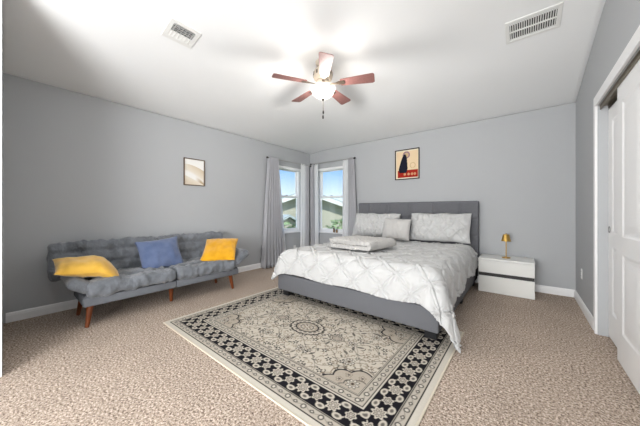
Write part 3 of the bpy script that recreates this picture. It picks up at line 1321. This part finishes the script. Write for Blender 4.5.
# ------------------------------------------------------------------ nightstand and lamp
NX0, NX1, NY0, NY1 = -.488, .105, 4.07, 4.50
ns = thing('nightstand', 'low white two drawer nightstand to the right of the bed', 'nightstand', ((NX0 + NX1) / 2, (NY0 + NY1) / 2, 0))
Mn = Matrix.Translation((-(NX0 + NX1) / 2, -(NY0 + NY1) / 2, 0))
mb = MB()
mb.box(NX0, NX0 + .018, NY0 + .02, NY1, .002, .432).box(NX1 - .018, NX1, NY0 + .02, NY1, .002, .432)
mb.box(NX0 + .018, NX1 - .018, NY1 - .012, NY1, .002, .432).box(NX0 + .018, NX1 - .018, NY0 + .02, NY1 - .012, .002, .02)
mb.build('carcass', M_cab, ns, M=Mn)
mb = MB()
mb.box(NX0 - .002, NX1 + .002, NY0 - .002, NY1, .4325, .456, .003)
mb.build('top', M_cabtop, ns, M=Mn)
for z0, z1 in ((.006, .222), (.268, .429)):
    mb = MB()
    mb.box(NX0 + .001, NX1 - .001, NY0, NY0 + .0195, z0, z1, .002)
    d = mb.build('drawer', M_cab, ns, M=Mn)
    mb = MB()
    mb.box(NX0 + .019, NX1 - .019, NY0 + .0205, NY1 - .03, z0 + .02, z1 - .03)
    mb.build('drawer_box', M_cab, d, M=Mn)
mb = MB()
mb.box(NX0 + .003, NX1 - .003, NY0 + .012, NY0 + .0195, .2225, .2675)
mb.build('grip_channel', M_groove, ns, M=Mn)['label'] = 'charcoal finger channel between the drawers'

lp = thing('table_lamp', 'small brass table lamp on the white nightstand', 'lamp', (-.19, 4.28, .457))
mb = MB()
mb.lathe([(.001, 0), (.048, 0), (.050, .003), (.049, .009), (.044, .012), (.010, .014), (.001, .014)], 36)
mb.build('base', M_brass, lp, angle=40)
mb = MB()
mb.lathe([(.0065, .0145), (.0065, .300)], 20, None, True, True)
mb.build('stem', M_brass, lp, angle=40)
mb = MB()
mb.lathe([(.056, .228), (.035, .318), (.032, .322), (.001, .322), (.001, .320), (.033, .316), (.054, .228), (.056, .228)], 40)
mb.build('lamp_shade', M_brass, lp, angle=40)
mb = MB()
mb.lathe([(.001, .3225), (.006, .3225), (.007, .330), (.004, .336), (.001, .337)], 16)
mb.build('finial', M_brass, lp, True)


# ------------------------------------------------------------------ wall pictures
def picture(name, label, origin, rz, W, H, fm, fw, art, cat='picture'):
    root = thing(name, label, cat, origin, rz)        # local x along the wall, -y into the room
    mb = MB()
    D = .022
    mb.box(-W / 2, -W / 2 + fw, -D, -.001, 0, H, .002).box(W / 2 - fw, W / 2, -D, -.001, 0, H, .002)
    mb.box(-W / 2 + fw, W / 2 - fw, -D, -.001, 0, fw, .002).box(-W / 2 + fw, W / 2 - fw, -D, -.001, H - fw, H, .002)
    mb.build('frame', fm, root)
    art(root, W - 2 * fw, H - 2 * fw, fw)
    return root


def color_panel(root, w_, h_, fw, fn, name):
    n, m_ = 90, 120
    verts, cols = [], []
    for i in range(n + 1):
        for j in range(m_ + 1):
            verts.append((-w_ / 2 + w_ * i / n, -.008, fw + h_ * j / m_))
            cols.append(tuple(fn(i / n, j / m_)))
    faces = [(i * (m_ + 1) + j, (i + 1) * (m_ + 1) + j, (i + 1) * (m_ + 1) + j + 1, i * (m_ + 1) + j + 1) for i in range(n) for j in range(m_)]
    o = np_mesh(name, verts, faces, attr_mat(name + '_paper', .6), root, False)
    at = o.data.color_attributes.new('pattern', 'FLOAT_COLOR', 'POINT')
    at.data.foreach_set('color', np.array(cols, dtype=float).ravel())


def art_waves(root, w_, h_, fw):
    cr_ = np.array(lin(226, 218, 204))
    wh = np.array(lin(238, 236, 232))
    tn = np.array(lin(206, 188, 160))
    tn2 = np.array(lin(188, 168, 138))

    def fn(u, v):
        # sweeping dune shapes descending to the right
        c1 = .80 - .22 * u ** 2
        c2 = .60 - .40 * u ** 1.7
        c3 = .36 - .34 * u ** 1.1
        c = wh
        if v < c1:
            t = (c1 - v) / max(.02, c1 - c2)
            c = tn * (1 - min(1, t)) + cr_ * min(1, t) if u > .15 else cr_
            c = c * (u ** .5) + cr_ * (1 - u ** .5)
        if v < c2:
            t = min(1, (c2 - v) / .10)
            c = wh * t + cr_ * (1 - t)
            if u > .55:
                k = min(1, (u - .55) / .3) * min(1, max(0, (c2 - v - .05)) / .1)
                c = c * (1 - k) + tn2 * k
        if v < c3:
            t = min(1, (c3 - v) / .2)
            c = cr_ * (1 - .5 * t) + tn * .5 * t
        if abs(v - c2) < .012:
            c = cr_
        return tuple(c)
    color_panel(root, w_, h_, fw, fn, 'wave_print')


def art_poster(root, w_, h_, fw):
    cream = np.array(lin(228, 204, 168))
    red = np.array(lin(158, 40, 30))
    dark = np.array(lin(30, 30, 44))
    mauve = np.array(lin(150, 120, 130))
    gr = np.array(lin(196, 168, 132))
    wt = np.array(lin(232, 222, 200))

    def fn(u, v):
        if v < .035 or v > .965 or u < .03 or u > .97:
            return tuple(wt)
        c = cream
        # plain abstract forms only: tall dark rounded form, ring behind its top, red block below
        if v < .30 and u > .08:
            c = red
        r = math.hypot((u - .47), (v - .83) * 1.25)
        if r < .16:
            c = mauve if r > .10 else gr
        x0 = .30 + .12 * max(0, (v - .3)) * 1.2
        hw_ = .20 - .11 * max(0, v - .35) / .5
        if .20 < v < .86 and abs(u - x0 - .02) < hw_ * math.sqrt(max(0, 1 - ((v - .50) / .36) ** 4)):
            c = dark
        if u > .60 and .36 < v < .55 and (math.hypot(u - .75, (v - .45) * 1.2) < .12) and (math.hypot(u - .75, (v - .45) * 1.2) > .095):
            c = gr
        # pale dabs across the red block
        for q in (.40, .57, .72, .84):
            if math.hypot((u - q) / .055, (v - .15) / .045) < 1:
                c = np.array(lin(204, 150, 110))
        return tuple(c)
    color_panel(root, w_, h_, fw, fn, 'print')


picture('framed_art', 'thin brown framed print of beige waves on the wall above the sofa', (XL, 1.823, 1.486), PI / 2, .316, .41, M_framebrown, .012, art_waves)
picture('framed_poster', 'dark framed cream and red poster on the back wall above the bed', (-1.638, YB, 1.663), 0, .44, .543, M_framedark, .016, art_poster)


# ------------------------------------------------------------------ outlets
def outlet(label, origin, rz):
    root = thing('wall_outlet', label, 'outlet', origin, rz)
    mb = MB()
    mb.box(-.035, .035, -.006, -.0005, 0, .115, .003)
    p_ = mb.build('cover_plate', M_plate, root)
    for z in (.034, .081):
        mb = MB()
        mb.box(-.017, .017, -.0075, -.006, z - .014, z + .014, .002)
        s = mb.build('socket', M_plate, root)
        mb = MB()
        mb.box(-.008, -.0055, -.0082, -.0076, z - .003, z + .007).box(.0055, .008, -.0082, -.0076, z - .003, z + .007)
        mb.build('slot', M_ventdark, s)


outlet('white outlet on the right wall between nightstand and closet', (XR, 4.08, .33), -PI / 2)
outlet('white outlet low on the wall under the left window', (XL, 4.016, .22), PI / 2)


# ------------------------------------------------------------------ ceiling vents
def frame_on_ceiling(x, y, ydir_angle):
    """matrix with local z pointing down out of the ceiling, origin on the surface"""
    e_ = .01
    nx = -(ceil_z(x + e_, y) - ceil_z(x - e_, y)) / (2 * e_)
    ny = -(ceil_z(x, y + e_) - ceil_z(x, y - e_)) / (2 * e_)
    n = -Vector((nx, ny, 1)).normalized()
    xa = Vector((math.cos(ydir_angle), math.sin(ydir_angle), 0))
    xa = (xa - n * xa.dot(n)).normalized()
    ya = n.cross(xa)
    M = Matrix((xa, ya, n)).transposed().to_4x4()
    M.translation = Vector((x, y, ceil_z(x, y)))
    return M


def vent_small():
    M = frame_on_ceiling(-2.466, 1.022, PI / 2)
    root = thing('ceiling_register', 'small square white air register in the ceiling over the sofa', 'vent')
    root.matrix_world = M
    W, H, b = .262, .24, .04
    mb = MB()
    mb.box(-W / 2, W / 2, -H / 2, -H / 2 + b, .001, .008, .003).box(-W / 2, W / 2, H / 2 - b, H / 2, .001, .008, .003)
    mb.box(-W / 2, -W / 2 + b, -H / 2 + b, H / 2 - b, .001, .008, .003).box(W / 2 - b, W / 2, -H / 2 + b, H / 2 - b, .001, .008, .003)
    mb.build('frame', M_vent, root)
    mb = MB()
    mb.box(-W / 2 + b, W / 2 - b, -H / 2 + b, H / 2 - b, .0005, .0012)
    mb.build('duct_backing', M_ventdark, root)
    for k in range(7):
        y = -H / 2 + b + .012 + k * (H - 2 * b - .024) / 6
        mb = MB()
        mb.box(-W / 2 + b, W / 2 - b, -.0105, .0105, -.0008, .0008, 0, 2, Matrix.Translation((0, y, .007)) @ Matrix.Rotation(1.15 if k > 2 else -.45, 4, 'X'))
        mb.build('louver', M_vent, root)
    for k in range(6):
        x = -W / 2 + b + .015 + k * (W - 2 * b - .03) / 5
        mb = MB()
        mb.box(x - .0015, x + .0015, -H / 2 + b, H / 2 - b, .012, .0145)
        mb.build('crossbar', M_vent, root)


vent_small()


def vent_return():
    M = frame_on_ceiling(.058, 3.0, 0)
    root = thing('return_grille', 'long white slotted return air grille in the ceiling near the closet', 'vent')
    root.matrix_world = M
    W, H, b = .39, .288, .032
    mb = MB()
    mb.box(-W / 2, W / 2, -H / 2, -H / 2 + b, .001, .010, .003).box(-W / 2, W / 2, H / 2 - b, H / 2, .001, .010, .003)
    mb.box(-W / 2, -W / 2 + b, -H / 2 + b, H / 2 - b, .001, .010, .003).box(W / 2 - b, W / 2, -H / 2 + b, H / 2 - b, .001, .010, .003)
    mb.box(-W / 2 + b, W / 2 - b, -.007, .007, .003, .010)
    mb.build('frame', M_vent, root)
    mb = MB()
    mb.box(-W / 2 + b, W / 2 - b, -H / 2 + b, H / 2 - b, .0005, .0012)
    mb.build('duct_backing', M_ventdark, root)
    N = 20
    for k in range(N):
        x = -W / 2 + b + (k + .5) * (W - 2 * b) / N
        mb = MB()
        mb.box(-.0040, .0040, -H / 2 + b, H / 2 - b, -.0006, .0006, 0, 2, Matrix.Translation((x, 0, .0062)) @ Matrix.Rotation(.25, 4, 'Y'))
        mb.build('louver', M_vent, root)


vent_return()

# ------------------------------------------------------------------ ceiling fan
FX, FY = -1.814, 2.308
FZ = ceil_z(FX, FY)
fan = thing('ceiling_fan', 'five blade ceiling fan with rosewood blades and a lit bowl lamp', 'ceiling fan', (FX, FY, FZ))
mb = MB()
mb.lathe([(.001, .012), (.085, .010), (.088, -.010), (.080, -.035), (.060, -.050), (.030, -.055), (.030, -.075), (.001, -.075)], 36)
mb.build('canopy', M_fanwhite, fan, angle=35)
BZ = -.262
mb = MB()
mb.lathe([(.001, -.076), (.060, -.078), (.095, -.095), (.110, -.125), (.112, -.175), (.104, -.20), (.085, -.215), (.001, -.217)], 40)
mot = mb.build('motor_housing', M_fanwhite, fan, angle=35)
for k in range(12):
    mb = MB()
    mb.box(.112, .1145, -.010, .010, -.170, -.130, 0, 2, Matrix.Rotation(2 * PI * k / 12, 4, 'Z'))
    mb.build('vent_slot', M_fanbronze, mot)
mb = MB()
mb.lathe([(.001, -.218), (.070, -.218), (.075, -.235), (.075, -.285), (.085, -.295), (.085, -.302), (.001, -.303)], 36)
mb.build('switch_housing', M_fanwhite, fan, angle=35)
for k in range(5):
    ang = math.radians(23.3 + 72 * k)
    Mk = Matrix.Rotation(ang, 4, 'Z')
    mb = MB()
    pitch = Matrix.Translation((0, 0, BZ)) @ Matrix.Rotation(-.20, 4, 'X')
    # blade outline widening to the tip with rounded corners
    xs0, xs1 = .205, .585
    w0, w1 = .052, .074
    pts = [(xs0, -w0 * .85), (xs0 + .012, -w0)]
    for q in range(7):
        a = -PI / 2 + PI / 2 * q / 6
        pts.append((xs1 - .026 + .026 * math.cos(a), -w1 + .026 + .026 * math.sin(a)))
    for q in range(7):
        a = PI / 2 * q / 6
        pts.append((xs1 - .026 + .026 * math.cos(a), w1 - .026 + .026 * math.sin(a)))
    pts += [(xs0 + .012, w0), (xs0, w0 * .85)]
    mb.prism(pts, -.003, .003, Mk @ pitch)
    bl = mb.build('blade', M_blade, fan)
    mb = MB()
    mb.prism([(.08, -.016), (.15, -.012), (.19, -.030), (.245, -.034), (.26, 0), (.245, .034), (.19, .030), (.15, .012), (.08, .016)], -.0075, -.0035, Mk @ pitch)
    mb.build('blade_bracket', M_fanbronze, bl)
# light kit
mb = MB()
mb.lathe([(.001, -.304), (.100, -.304), (.104, -.312), (.080, -.320), (.001, -.321)], 32)
fit = mb.build('light_fitter', M_fanwhite, fan, angle=35)
M_bowl = bpy.data.materials.new('frosted_lit_glass')
M_bowl.use_nodes = True
n_ = M_bowl.node_tree.nodes
l_ = M_bowl.node_tree.links
p_ = n_['Principled BSDF']
p_.inputs['Base Color'].default_value = lin(245, 240, 228)
p_.inputs['Emission Color'].default_value = (1, .94, .84, 1)
p_.inputs['Emission Strength'].default_value = 1.0
tr_ = n_.new('ShaderNodeBsdfTransparent')
mx_ = n_.new('ShaderNodeMixShader')
mx_.inputs[0].default_value = .88
l_.new(p_.outputs[0], mx_.inputs[1])
l_.new(tr_.outputs[0], mx_.inputs[2])
l_.new(mx_.outputs[0], n_['Material Output'].inputs[0])
mb = MB()
mb.lathe([(.138, -.300), (.142, -.306), (.138, -.322), (.118, -.365), (.085, -.397), (.045, -.415), (.012, -.420)], 48)
bowl = mb.build('glass_bowl', M_bowl, fan, True)
solidify(bowl, .004, 0)
mb = MB()
mb.lathe([(.001, -.4125), (.018, -.4225), (.020, -.430), (.010, -.440), (.006, -.452), (.001, -.454)], 20)
mb.build('bowl_finial', M_fanbronze, fan, True)
for (dx, dy, ln) in ((.004, .0, .155), (-.008, .01, .205)):
    mb = MB()
    mb.tube([(dx, dy, -.446), (dx, dy, -.446 - ln + .04)], .0016, 6)
    ch = mb.build('pull_chain', M_fanbronze, fan)
    mb = MB()
    mb.lathe([(.001, 0), (.008, -.004), (.010, -.025), (.008, -.042), (.001, -.046)], 14, Matrix.Translation((dx, dy, -.446 - ln + .042)))
    mb.build('pull_knob', M_darkmetal, ch, True)
pl_ = bpy.data.lights.new('fan_bulb', 'POINT')
pl_.energy = 26
pl_.shadow_soft_size = .085
pl_.color = (1, .97, .93)
bo = bpy.data.objects.new('fan_bulb', pl_)
COL.objects.link(bo)
bo.parent = fan
bo.location = (0, 0, -.372)

# ------------------------------------------------------------------ sofa
SX = -3.42
sofa = thing('futon_sofa', 'slate grey tufted futon sofa with tilted arms along the left wall', 'sofa', (SX, 1.24, 0))
Ms = Matrix.Translation((-SX, -1.24, 0))
SY0, SYM, SY1 = .48, 1.25, 2.02
SXB, SXF = -3.72, -3.11


def tuft_disp(seed, ly, rows, pitch, face):
    def f(p, n):
        d = .014 * nz(p, 6, seed) + .020 * nz((p.x * .7, p.y * 2.2, p.z * .7), 9, seed + 4) + .009 * nz((p.x, p.y * 2, p.z), 21, seed + 8)
        k = abs(n.dot(face)) if n.dot(face) > 0 else 0
        if k > .3:
            yy = (p.y / pitch)
            fy = abs(yy - round(yy)) * pitch
            for rw in rows:
                q = (p - face * p.dot(face))
                c = q.x if abs(face.z) > .5 else q.z
                r = math.hypot(fy, c - rw)
                d -= k * (.030 * math.exp(-(r / .03) ** 2) + .022 * math.exp(-((c - rw) / .020) ** 2))
            d -= k * .004 * math.exp(-(fy / .012) ** 2)
        return d
    return f


# frame rails
for a, b in ((SY0 - .03, SYM - .003), (SYM + .003, SY1 + .05)):
    mb = MB()
    mb.box(SXB + .02, SXF - .035, a, b, .205, .285, .010, 2)
    mb.build('base_frame', M_sofa_dark, sofa, M=Ms, angle=50)
# seat cushions (two halves)
for i, (a, b) in enumerate(((SY0 - .02, SYM - .001), (SYM + .001, SY1 + .02))):
    mb = MB()
    soft_box(mb, SXF - SXB, b - a, .15, .062, .016, tuft_disp(3 + i * 5, b - a, (-.12, .12), .26, Vector((0, 0, 1))), Matrix.Translation(((SXB + SXF) / 2, (a + b) / 2, .358)))
    mb.build('seat_cushion', M_sofa, sofa, True, M=Ms)
# back cushions
for i, (a, b) in enumerate(((.275, SYM - .002), (SYM + .002, 2.19))):
    mb = MB()
    M = Matrix.Translation((-3.735, (a + b) / 2, .575)) @ Matrix.Rotation(-.26, 4, 'Y')
    soft_box(mb, .13, b - a, .40, .058, .016, tuft_disp(13 + i * 7, b - a, (-.06, .08), .27, Vector((1, 0, 0))), M)
    mb.build('back_cushion', M_sofa, sofa, True, M=Ms)
# tilted arms
for s, yh, al in ((-1, SY0 + .02, .19), (1, SY1 + .015, .27)):
    mb = MB()
    M = Matrix.Translation((-3.415, yh, .335)) @ Matrix.Rotation(s * .60, 4, 'X') @ Matrix.Translation((0, s * al / 2, .02))
    soft_box(mb, .56, al, .11, .05, .016, lambda p, n: .008 * nz(p, 7, 21 + s) + .005 * nz(p, 15, 31), M)
    mb.build('arm', M_sofa, sofa, True, M=Ms)
    mb = MB()
    mb.box(-3.64, -3.18, -.02, .02, -.005, .05, .006, 2, Matrix.Translation((0, yh + s * .02, .25)))
    mb.build('arm_hinge', M_sofa_dark, sofa, M=Ms)
# legs
for (x, y) in ((-3.215, .495), (-3.345, 1.265), (-3.215, 2.0), (-3.65, .495), (-3.65, 2.0)):
    sx_ = 0 if y == 1.265 else (1 if x > -3.4 else -1)
    sy_ = 0 if y == 1.265 else (-1 if y < 1 else 1)
    mb = MB()
    mb.tube([(x + sx_ * .012, y + sy_ * .015, .001), (x, y, .10), (x - sx_ * .012, y - sy_ * .015, .2045)], .02, 20, [.016, .022, .028])
    mb.build('leg', M_legwood, sofa, M=Ms, angle=40)


def throw(name, label, M, wd, ht, th, material, seed, bend=None, pull=.06):
    mb = MB()
    pillow_bm(mb, wd, ht, th, 48, seed, .008, pull, M, None, bend)
    o = mb.build(name, material, None, True)
    return tag(o, label, 'cushion')


def basis(c, xa, za):
    xa = Vector(xa).normalized()
    za = Vector(za)
    za = (za - xa * za.dot(xa)).normalized()
    ya = za.cross(xa)
    M = Matrix((xa, ya, za)).transposed().to_4x4()
    M.translation = Vector(c)
    return M


throw('throw_cushion', 'pale mustard cushion draped over the left arm of the sofa', basis((-3.34, .56, .552), (.04, 1, -.05), (-.95, 0, .24)), .58, .36, .16, M_yellow, 5, bend=lambda p: p + Vector((0, 3.4 * max(0, p.x + .02) ** 2 - .3 * min(0, p.x) ** 2, 0)))
throw('throw_cushion', 'denim blue cushion leaning on the middle of the sofa back', basis((-3.49, 1.205, .56), (-.05, 1, .07), (-.40, -.10, .9)), .47, .40, .18, M_blue, 6)
throw('throw_cushion', 'golden yellow cushion leaning on the right arm of the sofa', basis((-3.38, 1.925, .55), (.27, .33, .0), (-.13, .45, .24)), .44, .47, .15, M_yellow2, 9, pull=.03)

# repeats of one kind share a group
GROUPS = {'curtain': 'grey curtains at the corner windows', 'sheer_curtain': 'white sheers at the corner windows', 'curtain_rod': 'curtain rods over the corner windows',
          'throw_cushion': 'throw cushions on the sofa', 'bed_pillow': 'white pillows on the bed', 'wall_outlet': 'white wall outlets', 'sill_jar': 'small jars on the window sill',
          'leafy_shrub': 'shrubs outside the windows'}
for o in list(COL.objects):
    k = o.name.split('.')[0]
    if k in GROUPS and o.parent is None:
        o['group'] = GROUPS[k]
